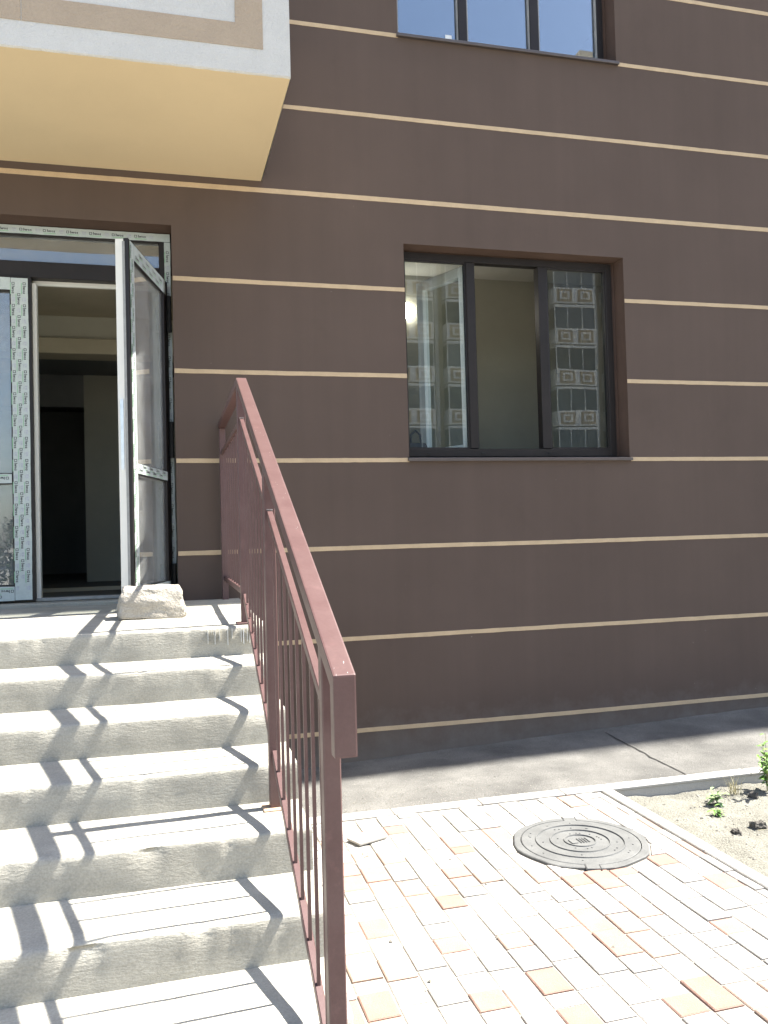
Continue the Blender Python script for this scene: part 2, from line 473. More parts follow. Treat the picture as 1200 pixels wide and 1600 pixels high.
def paver_mb(poly, matkey, top=0.0):
    mb = MB(); mb.mat(matkey)
    poly = [Vector(p) for p in poly]
    ins = inset(poly, 0.004)
    n = len(poly)
    if ins is None: ins = poly
    vs = [(p.x, p.y, -0.02) for p in poly]+[(p.x, p.y, top-.003) for p in poly]+[(p.x, p.y, top) for p in ins]
    fs = [tuple(range(2*n, 3*n))]
    for i in range(n):
        j = (i+1) % n
        fs.append((i, j, n+j, n+i)); fs.append((n+i, n+j, 2*n+j, 2*n+i))
    mb.raw(vs, fs)
    return mb
shared = {}
rest = MB(); rest.mat('paver_grey'); rest.mat('paver_salmon'); rest.mat('paver_tan')
ctr = Vector((MHX, MHY))
row = 0
x = 0.785-3*ROWW
while x < 2.325:
    w = ROWW-.005
    if x+ROWW > 2.338: w = max(0.03, 2.334-x)
    y = KERB_Y0-.004-random.uniform(0, .004)
    first = True
    while y > -7.0:
        L_ = random.choices([0.078, 0.112, 0.152, 0.185], [2, 4, 4, 2.2])[0]
        if first: L_ *= random.uniform(.4, 1); first = False
        mk = random.choices(['paver_grey', 'paver_salmon', 'paver_tan'], [72, 15, 13])[0]
        a = Vector((x+.0025, y-L_+.003)); b = Vector((x+w, y-.002))
        c = (a+b)/2
        poly = [Vector((a.x, a.y)), Vector((b.x, a.y)), Vector((b.x, b.y)), Vector((a.x, b.y))]
        near = min((p-ctr).length for p in poly+[c]) < MHR+.05
        if c.y < -3.75:
            rest.mat(mk)
            pm = paver_mb(poly, mk, random.uniform(-.002, .002))
            rest.raw(pm.v, pm.f)
        elif near:
            n = (c-ctr)
            if n.length > 0.12:
                n.normalize()
                pl = clip(poly, ctr+n*(MHR+.006), n)
                if len(pl) >= 3:
                    ar = abs(sum(pl[i].x*pl[(i+1) % len(pl)].y-pl[(i+1) % len(pl)].x*pl[i].y for i in range(len(pl))))/2
                    if ar > 0.0006:
                        o = paver_mb(pl, mk, random.uniform(-.002, .003)).build('paver', None, paving)
        else:
            key = (round(L_, 3), mk, round(w, 3))
            rot = (random.uniform(-.014, .014), random.uniform(-.014, .014), random.uniform(-.010, .010))
            loc = Vector((c.x, c.y, random.uniform(-.002, .003)))
            if key not in shared:
                hw, hl = (b.x-a.x)/2, (b.y-a.y)/2
                j = .0012
                o = paver_mb([(-hw+j, -hl), (hw, -hl+j), (hw-j, hl), (-hw, hl-j)], mk).build('paver', None, None, origin=(0, 0, 0))
                shared[key] = o
                ORG[o] = loc; o.parent = paving; o.location = loc-ORG[paving]; o.rotation_euler = rot
            else:
                copy_obj(shared[key], 'paver', loc, paving, rot)
        y -= L_
    x += ROWW; row += 1
ro = rest.build('paver_field', None, paving); ro['kind'] = 'stuff'

# ------------------------------------------------------------------ manhole
mh = thing('manhole_cover', (MHX, MHY, -0.01), 'round grey cast iron manhole cover with concentric rings set in the pavers', 'manhole')
m = MB()
n = 40; vs = []; fs = []
fr_prof = [(MHR, -.02), (MHR, .004), (MHR-.004, .007), (.283, .007), (.281, -.008)]
for r, z in fr_prof:
    for k in range(n):
        t = 2*math.pi*k/n
        rr = r+(0.005*math.cos(8*t)+.004*nz(k*.9, 2) if r > .3 else 0)
        vs.append((MHX+rr*math.cos(t), MHY+rr*math.sin(t), z))
for i in range(len(fr_prof)-1):
    for k in range(n):
        fs.append((i*n+k, i*n+(k+1) % n, (i+1)*n+(k+1) % n, (i+1)*n+k))
m.raw(vs, fs)
m.build('frame', 'iron', mh)
m = MB()
prof = [(.278, -.012), (.278, .006), (.275, .008), (.213, .008)]
for rc in (.208, .140, .074):
    prof += [(rc+.004, .008), (rc+.002, .013), (rc-.003, .013), (rc-.005, .007)]
    prof += [(rc-.012, .007)] if rc > .08 else []
prof += [(.02, .0075), (.0005, .0075)]
m.lathe(prof, MHX, MHY, 56)
lid = m.build('lid', 'iron', mh, smooth=False)
# dark gap ring below lid
m = MB(); m.lathe([(.284, -.009), (.276, -.009)], MHX, MHY, 48); m.build('gap', 'iron_dark', mh)
ang = math.atan2(-0.32, -0.10)
for s in (0, math.pi):
    a = ang+s
    rm = Matrix.Translation((MHX, MHY, 0)) @ Matrix.Rotation(a, 4, 'Z')
    m = MB(rm); m.box(.262, .325, -.030, .030, -.01, .0085)
    lug = m.build('lug', 'iron', mh, bevel=.002)
    m = MB(rm); m.box(.3255, .338, -.034, .034, -.015, .002); m.box(.283, .338, -.0345, -.0305, -.015, .0078); m.box(.283, .338, .0305, .0345, -.015, .0078)
    m.build('lug_slot', 'iron_dark', mh)
m = MB(Matrix.Translation((MHX, MHY, .0075)))
m.box(-.052, -.020, -.024, .024, 0, .004)
for k in range(4): m.box(-.008+k*.014, -.003+k*.014, -.028, .028, 0, .004)
m.box(-.008, .02, .012, .017, 0, .0035)
m.build('emblem', 'iron', mh, bevel=.001)
m = MB()
for k in range(34):
    t = random.uniform(0, 6.28); r = random.choice([.10, .175, .24])+random.uniform(-.006, .006)
    px_, py_ = MHX+r*math.cos(t), MHY+r*math.sin(t)
    m.lathe([(.005, .0072), (.004, .0105), (.0003, .0108)], px_, py_, 6)
m.build('stud', 'iron', mh)['kind'] = 'stuff'

# ------------------------------------------------------------------ the brown building
X0, X1, ZT, YB = -14.0, 34.0, 18.0, 13.0
bld = thing('apartment_building', (2.0, 0, 0), 'brown stucco apartment building with thin cream bands, entrance door and balcony', 'building')
DX0, DX1, DZ0, DZ1 = -1.95, 0.036, 1.06, 3.574       # door opening
WX0, WX1, WZ0, WZ1 = 1.630, 3.368, 2.018, 3.551       # ground floor window opening
UZ0, UZ1 = 5.050, 6.583                               # upper window opening (same x)
holes = [(DX0, DX1, DZ0, DZ1), (WX0, WX1, WZ0, WZ1), (WX0, WX1, UZ0, UZ1)]
xs = sorted({X0, X1, DX0, DX1, WX0, WX1}); zs = sorted({-0.6, ZT, DZ0, DZ1, WZ0, WZ1, UZ0, UZ1})
m = MB()
for i in range(len(xs)-1):
    for j in range(len(zs)-1):
        cx, cz = (xs[i]+xs[i+1])/2, (zs[j]+zs[j+1])/2
        if any(h[0] < cx < h[1] and h[2] < cz < h[3] for h in holes): continue
        m.quad((xs[i], 0, zs[j]), (xs[i+1], 0, zs[j]), (xs[i+1], 0, zs[j+1]), (xs[i], 0, zs[j+1]))
m.quad((X0, YB, -.6), (X0, 0, -.6), (X0, 0, ZT), (X0, YB, ZT)); m.quad((X1, 0, -.6), (X1, YB, -.6), (X1, YB, ZT), (X1, 0, ZT))
m.quad((X1, YB, -.6), (X0, YB, -.6), (X0, YB, ZT), (X1, YB, ZT)); m.quad((X0, 0, ZT), (X1, 0, ZT), (X1, YB, ZT), (X0, YB, ZT))
wall = m.build('wall', 'stucco', bld)
RV = 0.30
for (a, b, c, d) in holes:
    m = MB()
    m.raw([(a, 0, c), (b, 0, c), (b, 0, d), (a, 0, d), (a, RV, c), (b, RV, c), (b, RV, d), (a, RV, d)], [(0, 3, 7, 4), (2, 1, 5, 6), (3, 2, 6, 7), (1, 0, 4, 5)])
    m.build('reveal', 'reveal', wall)
# cream bands, uneven hand-painted edges
def band(x0, x1, z, h=0.030):
    n = max(2, int((x1-x0)/0.035)); vs = []; fs = []
    for i in range(n+1):
        xx = x0+(x1-x0)*i/n
        zc = z+0.005*nz(xx*.5, z*3)
        zt = zc+h/2+0.0016*nz(xx*9, z*7)+0.0010*nz(xx*31, z); zb = zc-h/2+0.0016*nz(xx*9, z*7+40)+0.0010*nz(xx*31, z+9)
        vs += [(xx, -.0002, zb), (xx, -.0022, zb+.001), (xx, -.0022, zt-.001), (xx, -.0002, zt)]
    for i in range(n):
        a = i*4
        for k in range(3): fs.append((a+k, a+4+k, a+5+k, a+k+1))
    mb = MB(); mb.raw(vs, fs)
    mb.build('cream_band', 'stripe', wall)
BX1 = 0.655
band(-2.5, DX0, 3.222); band(-2.5, DX0, 2.607)
for z in (0.153, 0.783): band(0.44, 8, z)
for z in (1.407,): band(DX1+.004, 8, z)
band(DX1+.004, WX0, 2.014); band(WX1+.012, 8, 2.014)
for z in (2.607, 3.222): band(DX1+.004, WX0, z); band(WX1, 8, z)
band(-4, 8, 3.853, .034); band(BX1, 8, 4.447)
band(BX1, WX0, 5.047); band(WX1+.012, 8, 5.047)
for z in (5.627, 6.2): band(BX1, WX0, z); band(WX1, 8, z)
for z in (6.85, 7.45, 8.05): band(BX1, 8, z)

# ---- windows
def bar(mb, x0, x1, y0, y1, z0, z1): mb.box(x0, x1, y0, y1, z0, z1)
WY = 0.125
def window(z0, z1, open_mid, glass):
    # one part 'window' = outer frame, children: mullion, pane, bead, sill
    m = MB()
    fx0, fx1, fz0, fz1 = WX0+.004, WX1-.030, z0+.030, z1-.012
    fw_ = 0.052
    m.box(fx0, fx0+.030, WY, WY+.07, fz0, fz1); m.box(fx1-fw_, fx1, WY, WY+.07, fz0, fz1)
    m.box(fx0+.030, fx1-fw_, WY, WY+.07, fz1-fw_, fz1); m.box(fx0+.030, fx1-fw_, WY, WY+.07, fz0, fz0+.058)
    w = m.build('window', 'pvc_brown', bld, bevel=.003)
    # gap filler between frame and right reveal
    m = MB(); m.box(fx1+.0005, WX1+.002, WY+.02, WY+.06, z0, z1+.002); m.box(WX0-.002, fx1, WY+.02, WY+.06, fz1+.0005, z1+.002); m.box(WX0-.002, fx0-.0005, WY+.02, WY+.06, z0, fz1)
    m.build('mounting_foam', 'reveal', w)
    ml = [(2.140, 2.208), (2.718, 2.790)]
    for a, b in ml:
        m = MB(); m.box(a, b, WY-.004, WY+.074, fz0+.060, fz1-fw_-.001); m.build('mullion', 'pvc_brown', w, bevel=.003)
    panes = [(fx0+.031, ml[0][0]), (ml[0][1], ml[1][0]), (ml[1][1], fx1-fw_)]
    for i, (a, b) in enumerate(panes):
        if open_mid and i == 1: continue
        m = MB(); m.box(a-.004, b+.004, WY+.030, WY+.034, fz0+.054, fz1-fw_+.004)
        m.build('pane', glass, w)
        m = MB(); t = .010
        za, zb = fz0+.0585, fz1-fw_-.0005
        m.box(a+.0005, a+t, WY+.006, WY+.028, za, zb); m.box(b-t, b-.0005, WY+.006, WY+.028, za, zb)
        m.box(a+t+.0003, b-t-.0003, WY+.006, WY+.028, za, za+t); m.box(a+t+.0003, b-t-.0003, WY+.006, WY+.028, zb-t, zb)
        m.build('glazing_bead', 'pvc_grey' if not open_mid else 'pvc_brown', w)
    # metal sill
    m = MB()
    m.raw([(WX0-.012, -.030, z0+.006), (WX1+.012, -.030, z0+.006), (WX1+.012, WY, z0+.027), (WX0-.012, WY, z0+.027),
           (WX0-.012, -.030, z0-.016), (WX1+.012, -.030, z0-.016), (WX1+.012, WY, z0-.002), (WX0-.012, WY, z0-.002)],
          [(0, 1, 2, 3), (4, 7, 6, 5), (0, 4, 5, 1), (1, 5, 6, 2), (3, 2, 6, 7), (0, 3, 7, 4)])
    m.build('window_sill', 'sill', w, bevel=.002)
    for xx in (1.80, 2.22, 2.76):
        m = MB(); m.box(xx, xx+.032, WY-.006, WY-.0005, fz0+.018, fz0+.030); m.build('drain_cap', 'rubber', w, bevel=.001)
    return w
w1 = window(WZ0, WZ1, True, 'glass')
w2 = window(UZ0, UZ1, False, 'glass_up')
# inward-open white sash seen through the left pane
hx, hy = 2.165, WY+.085
c_, s_ = -0.42, 0.907
sm = Matrix(((c_, s_, 0, hx), (s_, -c_, 0, hy), (0, 0, 1, 0), (0, 0, 0, 1)))
m = MB(sm)
sz0, sz1 = WZ0+.06, WZ1-.055
m.box(0, .075, 0, .06, sz0, sz1); m.box(.475, .55, 0, .06, sz0, sz1)
m.box(.075, .475, 0, .06, sz0, sz0+.075); m.box(.075, .475, 0, .06, sz1-.075, sz1)
sash = m.build('open_sash', 'sash_white', bld, bevel=.004)
m = MB(sm); m.box(.07, .48, .028, .032, sz0+.07, sz1-.07); m.build('pane', 'glass', sash)
m = MB(sm); m.box(.50, .525, .062, .075, 2.62, 2.68); m.box(.505, .52, .075, .088, 2.53, 2.66); m.build('handle', 'pvc_white', sash, bevel=.003)
# sticker on upper left pane
m = MB(); m.box(2.045, 2.095, WY+.028, WY+.0295, 5.145, 5.20); m.build('sticker', 'paper', w2)

# ---- room behind the windows
def room(name, x0, x1, y0, y1, z0, z1, wm, cm, fm):
    mb = MB()
    mb.mat(wm); mb.quad((x0, y1, z0), (x1, y1, z0), (x1, y1, z1), (x0, y1, z1))
    mb.quad((x0, y0, z0), (x0, y1, z0), (x0, y1, z1), (x0, y0, z1)); mb.quad((x1, y1, z0), (x1, y0, z0), (x1, y0, z1), (x1, y1, z1))
    mb.mat(cm); mb.quad((x0, y0, z1), (x0, y1, z1), (x1, y1, z1), (x1, y0, z1))
    mb.mat(fm); mb.quad((x0, y1, z0), (x0, y0, z0), (x1, y0, z0), (x1, y1, z0))
    return mb.build(name, None, bld)
room('ground_floor_room', 1.10, 4.6, .302, 1.90, 1.12, 3.95, 'plaster_olive', 'plaster_pale', 'floor')
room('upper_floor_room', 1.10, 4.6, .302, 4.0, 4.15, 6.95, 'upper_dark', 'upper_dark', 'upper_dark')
# inner window board
m = MB(); m.box(WX0-.002, WX1+.002, WY+.075, .40, WZ0+.02, WZ0+.052); m.build('window_board', 'pvc_white', bld, bevel=.004)

# ---- entrance door frame, left leaf, open right leaf
DY = 0.16
def text_mesh(body, size):
    cu = bpy.data.curves.new('t', 'FONT'); cu.body = body; cu.size = size; cu.resolution_u = 1
    try: cu.offset = size*0.02
    except Exception: pass
    ob = bpy.data.objects.new('t', cu); COL.objects.link(ob)
    dg = bpy.context.evaluated_depsgraph_get(); dg.update()
    me = bpy.data.meshes.new_from_object(ob.evaluated_get(dg))
    v = [tuple(p.co) for p in me.vertices]; f = [tuple(p.vertices) for p in me.polygons]
    bpy.data.objects.remove(ob); bpy.data.meshes.remove(me); bpy.data.curves.remove(cu)
    return v, f
TV, TF = text_mesh('Iwos', 0.027)
TW = max(v[0] for v in TV)
def film_print(mtx, length, rows, pitch=0.143, start=0.0):
    """mtx maps (s along, t across-up, 0) to world; rows = list of t offsets"""
    mb = MB(mtx)
    for ri, t in enumerate(rows):
        s = start+(ri*0.5 % 1)*pitch+0.01
        while s+.095 < length:
            mb.mat('ink')
            a = .017
            for q in ((0, a, 0, .003), (0, a, a-.003, a), (0, .003, .003, a-.003), (a-.003, a, .003, a-.003)):
                mb.raw([(s+q[0], t+q[2], 0), (s+q[1], t+q[2], 0), (s+q[1], t+q[3], 0), (s+q[0], t+q[3], 0)], [(0, 1, 2, 3)])
            mb.raw([(s+.023+v[0], t+v[1], 0) for v in TV], TF)
            mb.mat('ink_green')
            mb.raw([(s+.004, t-.010, 0), (s+.078, t-.010, 0), (s+.078, t-.0055, 0), (s+.004, t-.0055, 0)], [(0, 1, 2, 3)])
            mb.mat('ink_grey')
            s2 = s+.098
            if s2+.03 < length:
                for q in ((0, .010, .004, .018), (.013, .026, .006, .017), (.004, .024, -.004, .000)):
                    mb.raw([(s2+q[0], t+q[2], 0), (s2+q[1], t+q[2], 0), (s2+q[1], t+q[3], 0), (s2+q[0], t+q[3], 0)], [(0, 1, 2, 3)])
            s += pitch
    return mb
def frame_m(o, a, u):
    a = Vector(a); u = Vector(u); n = a.cross(u)
    return Matrix(((a.x, u.x, n.x, o[0]), (a.y, u.y, n.y, o[1]), (a.z, u.z, n.z, o[2]), (0, 0, 0, 1)))

FX1 = 0.030
m = MB()
m.box(-.048, FX1, DY, DY+.07, 1.125, 3.571)                      # right jamb
m.box(DX0+.004, -.048, DY, DY+.07, 3.506, 3.571)                         # head
m.box(DX0+.004, -.048, DY-.002, DY+.072, 3.228, 3.335)                   # transom bar
m.box(DX0+.004, DX0+.075, DY, DY+.07, 1.125, 3.506)
df = m.build('door_frame', 'pvc_brown', bld, bevel=.003)
# film strips on the frame
def film_strip(x0, x1, z0, z1, y, parent, jit=.002, thick=.0012):
    mb = MB(); vs = []; fs = []
    vert = (z1-z0) > (x1-x0); n = int(max(z1-z0, x1-x0)/.03)
    for i in range(n+1):
        t = i/n
        if vert:
            z = z0+(z1-z0)*t
            vs += [(x0+jit*nz(z*20, x0*9), y, z), (x1+jit*nz(z*26, x1*7+5)+(jit*3*max(0, nz(z*3, 7))), y, z)]
        else:
            xx = x0+(x1-x0)*t
            vs += [(xx, y, z0+jit*nz(xx*20, z0*9)), (xx, y, z1+jit*nz(xx*26, z1*5))]
    for i in range(n):
        a = 2*i
        fs.append((a, a+1, a+3, a+2) if vert else (a, a+2, a+3, a+1))
    mb.raw(vs, fs)
    return mb.build('protective_film', 'film', parent)
f1 = film_strip(DX0+.02, FX1-.003, 3.514, 3.567, DY-.0015, df)
film_print(frame_m((DX0+.02, DY-.0026, 3.533), (1, 0, 0), (0, 0, 1)), 1.92, [0]).build('film_lettering', None, df)
f2 = film_strip(-.012, FX1-.003, 1.30, 3.511, DY-.0015, df)
film_print(frame_m((-.004, DY-.0026, 3.46), (0, 0, -1), (1, 0, 0)), 2.15, [.004]).build('film_lettering', None, df)
# transom glass
m = MB(); m.box(DX0+.07, -.044, DY+.034, DY+.038, 3.330, 3.510); m.build('transom_pane', 'glass_door', df)
# white inner rebate around the opening
m = MB(); m.box(-.852, -.050, DY+.073, DY+.10, 3.200, 3.232); m.box(-.852, -.826, DY+.018, DY+.085, 1.13, 3.199); m.box(-.865, -.8525, DY+.01, DY+.06, 1.13, 3.2)
m.build('white_rebate', 'pvc_white', df, bevel=.002)
# threshold
m = MB(); m.box(-.86, -.02, DY+.005, DY+.09, 1.121, 1.142); m.build('threshold', 'pvc_grey', df, bevel=.003)
# left (closed) leaf
LX0, LX1, LZ0, LZ1 = -1.86, -0.852, 1.128, 3.224
ly0, ly1 = DY-.028, DY+.045
st = .128
m = MB()
m.box(LX1-st, LX1, ly0, ly1, LZ0, LZ1); m.box(LX0, LX0+st, ly0, ly1, LZ0, LZ1)
m.box(LX0+st, LX1-st, ly0, ly1, LZ0, LZ0+.108); m.box(LX0+st, LX1-st, ly0, ly1, LZ1-.095, LZ1); m.box(LX0+st, LX1-st, ly0, ly1, 1.880, 1.950)
leaf1 = m.build('door_leaf', 'pvc_brown', bld, bevel=.002)
fx = LX1-.020
film_strip(LX1-st+.008, fx+.002, LZ0+.01, LZ1-.012, ly0-.0012, leaf1, .0015)
film_strip(LX0+.02, LX1-st+.005, LZ0+.008, LZ0+.098, ly0-.0012, leaf1, .004)
film_strip(LX0+.02, LX1-st+.005, LZ1-.09, LZ1-.01, ly0-.0012, leaf1)
film_strip(LX0+.13, LX1-st-.002, 1.886, 1.945, ly0-.0012, leaf1)
film_print(frame_m((LX1-st+.012, ly0-.0024, LZ1-.03), (0, 0, -1), (1, 0, 0)), 2.03, [.002, .035, .068]).build('film_lettering', None, leaf1)
film_print(frame_m((LX0+.05, ly0-.0024, LZ1-.08), (1, 0, 0), (0, 0, 1)), .80, [.008, .042]).build('film_lettering', None, leaf1)
film_print(frame_m((LX1-st+.01, ly0-.0024, LZ0+.085), (-1, 0, 0), (0, 0, -1)), .80, [.008, .042]).build('film_lettering', None, leaf1)
film_print(frame_m((LX1-st-.01, ly0-.0024, 1.935), (-1, 0, 0), (0, 0, -1)), .60, [.008]).build('film_lettering', None, leaf1)
m = MB(); m.box(LX1-.018, LX1-.0145, ly0-.002, ly0-.0004, LZ0, LZ1)   # mitre shadow line is a seam
for za, zb in ((LZ0+.10, 1.886), (1.944, LZ1-.09)):
    q = MB(); q.box(LX0+st-.004, LX1-st+.004, DY+.006, DY+.010, za, zb); q.build('pane', 'glass_door', leaf1)
# open right leaf
TH = R(75.5)
du = Vector((-math.cos(TH), -math.sin(TH), 0)); dn = Vector((math.sin(TH), -math.cos(TH), 0))
HG = Vector((0.004, 0.118, 0))
lm = Matrix(((du.x, dn.x, 0, HG.x), (du.y, dn.y, 0, HG.y), (0, 0, 1, 0), (0, 0, 0, 1)))   # (u, v outward face, z)
LW = 0.845; sw = .105
m = MB(lm); m.mat('pvc_brown')
for (a, b, c, d) in ((0, sw, LZ0, LZ1), (LW-sw, LW, LZ0, LZ1), (sw, LW-sw, LZ0, LZ0+.105), (sw, LW-sw, LZ1-.10, LZ1), (sw, LW-sw, 1.882, 1.946)):
    m.box(a, b, -.028, 0, c, d)
leaf2 = m.build('door_leaf', None, bld, bevel=.002)
m = MB(lm)
for (a, b, c, d) in ((.0, sw, LZ0+.01, LZ1-.01), (LW-sw, LW-.012, LZ0+.01, LZ1-.01), (sw, LW-sw, LZ0+.01, LZ0+.105), (sw, LW-sw, LZ1-.10, LZ1-.01), (sw, LW-sw, 1.882, 1.946)):
    m.box(a, b, -.075, -.0285, c, d)
m.box(LW-.012, LW+.0, -.075, -.0285, LZ0+.01, LZ1-.005)
m.build('inner_profile', 'pvc_white', leaf2, bevel=.002)
m = MB(lm); m.box(LW+.0005, LW+.004, -.034, -.020, LZ0+.02, LZ1-.02)
m.build('gasket', 'pvc_grey', leaf2)
lf = lambda o: frame_m(o, (0, 0, -1), (1, 0, 0))
def leaf_film(a, b, c, d):
    q = MB(lm); nn = 24; vs = []; fs = []
    vert = (d-c) > (b-a)
    for i in range(nn+1):
        t = i/nn
        if vert:
            z = c+(d-c)*t; vs += [(a+.0015*nz(z*15, 1), .0012, z), (b+.002*nz(z*18, 4), .0012, z)]
        else:
            u = a+(b-a)*t; vs += [(u, .0012, c+.0015*nz(u*15, 2)), (u, .0012, d+.0015*nz(u*18, 6))]
    for i in range(nn):
        k = 2*i; fs.append((k, k+2, k+3, k+1))
    q.raw(vs, fs); return q.build('protective_film', 'film', leaf2)
leaf_film(LW-sw+.004, LW-.022, LZ0+.004, LZ1-.006)
leaf_film(.055, LW-sw+.002, LZ1-.096, LZ1-.006)
leaf_film(.055, LW-sw+.002, LZ0+.006, LZ0+.10)
leaf_film(.085, LW-sw+.002, 1.886, 1.943)
pm = lm @ Matrix(((0, 1, 0, LW-.095), (0, 0, 1, .0024), (-1, 0, 0, LZ1-.02), (0, 0, 0, 1)))
film_print(lm @ Matrix(((0, -1, 0, LW-.028), (0, 0, 1, .0024), (-1, 0, 0, LZ1-.02), (0, 0, 0, 1))), 2.05, [.004, .036]).build('film_lettering', None, leaf2)
for zz, rws in ((LZ1-.085, [.008, .042]), (LZ0+.015, [.008, .042]), (1.893, [.008, .030])):
    film_print(lm @ Matrix(((-1, 0, 0, LW-sw-.01), (0, 0, 1, .0024), (0, 1, 0, zz), (0, 0, 0, 1))), .66, rws).build('film_lettering', None, leaf2)
for za, zb in ((LZ0+.10, 1.886), (1.944, LZ1-.095)):
    q = MB(lm); q.box(sw-.004, LW-sw+.004, -.022, -.018, za, zb); q.build('pane', 'glass_door', leaf2)
for zc in (1.22, 2.16, 3.00):
    q = MB(); q.box(-.036, .026, .085, .158, zc-.10, zc+.10); h = q.build('hinge', 'rubber', leaf2, bevel=.012, seg=2)
    q = MB(); q.tube([(.012, .078, zc-.12), (.012, .078, zc+.12)], .016, 10); q.build('hinge_pin', 'rubber', leaf2)
# lock strip on the leaf edge
q = MB(lm); q.box(LW+.0045, LW+.007, -.060, -.042, 1.9, 2.3); q.build('lock_strip', 'steel', leaf2)

# ---- entrance hall seen through the door
m = MB()
hx0, hx1 = -2.3, .55
m.mat('plaster_tan'); m.quad((hx0, .302, 3.33), (hx0, 1.5, 3.33), (hx1, 1.5, 3.33), (hx1, .302, 3.33))
m.mat('plaster_olive'); m.quad((hx0, .302, 1.10), (hx0, 1.5, 1.10), (hx0, 1.5, 3.33), (hx0, .302, 3.33)); m.quad((hx1, 1.5, 1.10), (hx1, .302, 1.10), (hx1, .302, 3.33), (hx1, 1.5, 3.33))
m.quad((hx0, 1.5, 3.07), (hx1, 1.5, 3.07), (hx1, 1.5, 3.33), (hx0, 1.5, 3.33))
m.mat('floor'); m.quad((hx0, 5.6, 1.10), (hx0, .302, 1.10), (hx1, .302, 1.10), (hx1, 5.6, 1.10))
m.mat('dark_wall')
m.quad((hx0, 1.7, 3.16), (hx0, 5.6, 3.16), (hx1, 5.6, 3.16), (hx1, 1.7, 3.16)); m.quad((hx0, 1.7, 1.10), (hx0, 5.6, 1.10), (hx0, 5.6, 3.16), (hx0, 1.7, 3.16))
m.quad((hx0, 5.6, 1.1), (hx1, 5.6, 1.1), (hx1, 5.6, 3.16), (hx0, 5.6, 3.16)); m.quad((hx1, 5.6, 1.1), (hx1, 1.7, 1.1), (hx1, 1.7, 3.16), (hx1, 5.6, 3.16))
hall = m.build('entrance_hall', None, bld)
m = MB(); m.box(hx0, hx1, 1.44, 1.70, 3.015, 3.14); m.build('door_lintel', 'plaster_tan', hall, bevel=.004)
m = MB(); m.box(-.82, hx1, 3.10, 3.22, 1.101, 3.159); m.build('partition', 'plaster_olive', hall)
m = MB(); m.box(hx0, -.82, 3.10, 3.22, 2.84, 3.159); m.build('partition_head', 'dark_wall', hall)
m = MB(); m.box(hx0, hx1, 1.52, 1.60, 1.101, 1.13); m.build('inner_threshold', 'plaster_tan', hall)
for zc in (1.90, 1.32):
    m = MB(); m.box(-.42, -.28, 3.06, 3.098, zc-.1, zc+.1); m.build('wall_box', 'blue_box', hall, bevel=.004)
# threshold slab in the doorway
m = MB(); m.box(DX0+.002, DX1-.002, .004, .30, 1.0, 1.118); m.build('door_base', 'concrete', bld, bevel=.006)

# ---- balcony
BY, BZ0, BZ1, BX0 = -1.30, 3.916, 5.05, -3.3
m = MB(); m.mat('white_stucco')
def wob(x, z): return .0025*nz(x*12, z*12, 3)
nx = 90; vs = []; fs = []
for i in range(nx+1):
    xx = BX0+(BX1-BX0)*i/nx
    for j, (dy, zz) in enumerate(((0.010, BZ0-.001), (0, BZ0+.006), (0, 4.5), (0, BZ1))):
        vs.append((xx, BY+dy+wob(xx, zz)*(j < 2), zz+(wob(xx*1.7, 5) if j < 2 else 0)))
for i in range(nx):
    for j in range(3):
        a = i*4+j; fs.append((a, a+4, a+5, a+1))
m.raw(vs, fs)
m.quad((BX1, BY+.001, BZ0), (BX1-.012, -.001, BZ0), (BX1-.012, -.001, BZ1), (BX1, BY+.001, BZ1))
m.quad((BX0, -.001, BZ0), (BX0, BY, BZ0), (BX0, BY, BZ1), (BX0, -.001, BZ1))
m.quad((BX0, BY, BZ1), (BX1, BY, BZ1), (BX1, -.001, BZ1), (BX0, -.001, BZ1))
bal = m.build('balcony', None, bld)
m = MB(); m.quad((BX0, -.001, BZ0+.0), (BX1-.020, -.001, BZ0), (BX1-.002, BY+.008, BZ0), (BX0, BY+.008, BZ0)); m.build('soffit', 'soffit', bal)
def ring(x0, x1, z0, z1, ix0, ix1, iz0, iz1):
    q = MB(); y = BY-.003; y2 = BY-.0002
    e = [(x0, z0), (x1, z0), (x1, z1), (x0, z1)]; i_ = [(ix0, iz0), (ix1, iz0), (ix1, iz1), (ix0, iz1)]
    vs = [(a, y, b) for a, b in e]+[(a, y, b) for a, b in i_]+[(a, y2, b) for a, b in e]+[(a, y2, b) for a, b in i_]
    fs = []
    for k in range(4):
        l = (k+1) % 4
        fs.append((k, l, 4+l, 4+k)); fs.append((8+k, 8+l, l, k)); fs.append((4+k, 4+l, 12+l, 12+k))
    q.raw(vs, fs); q.build('panel_border', 'beige_stucco', bal)
ring(-.66, .513, 4.050, 4.93, -.478, .370, 4.176, 4.80)
ring(-1.98, -.664, 4.050, 4.93, -1.80, -.84, 4.176, 4.80)
m = MB()
for xx in (BX0+.02, -2.3, -1.3, -.3, BX1-.09): m.box(xx, xx+.06, BY+.02, BY+.08, BZ1+.002, 6.5)
m.box(BX0, BX1, BY+.015, BY+.085, 6.502, 6.58)
m.build('balcony_glazing_frame', 'pvc_brown', bal)
m = MB(); m.box(BX0+.05, BX1-.05, BY+.048, BY+.052, BZ1+.003, 6.5); m.build('balcony_pane', 'glass_up', bal)

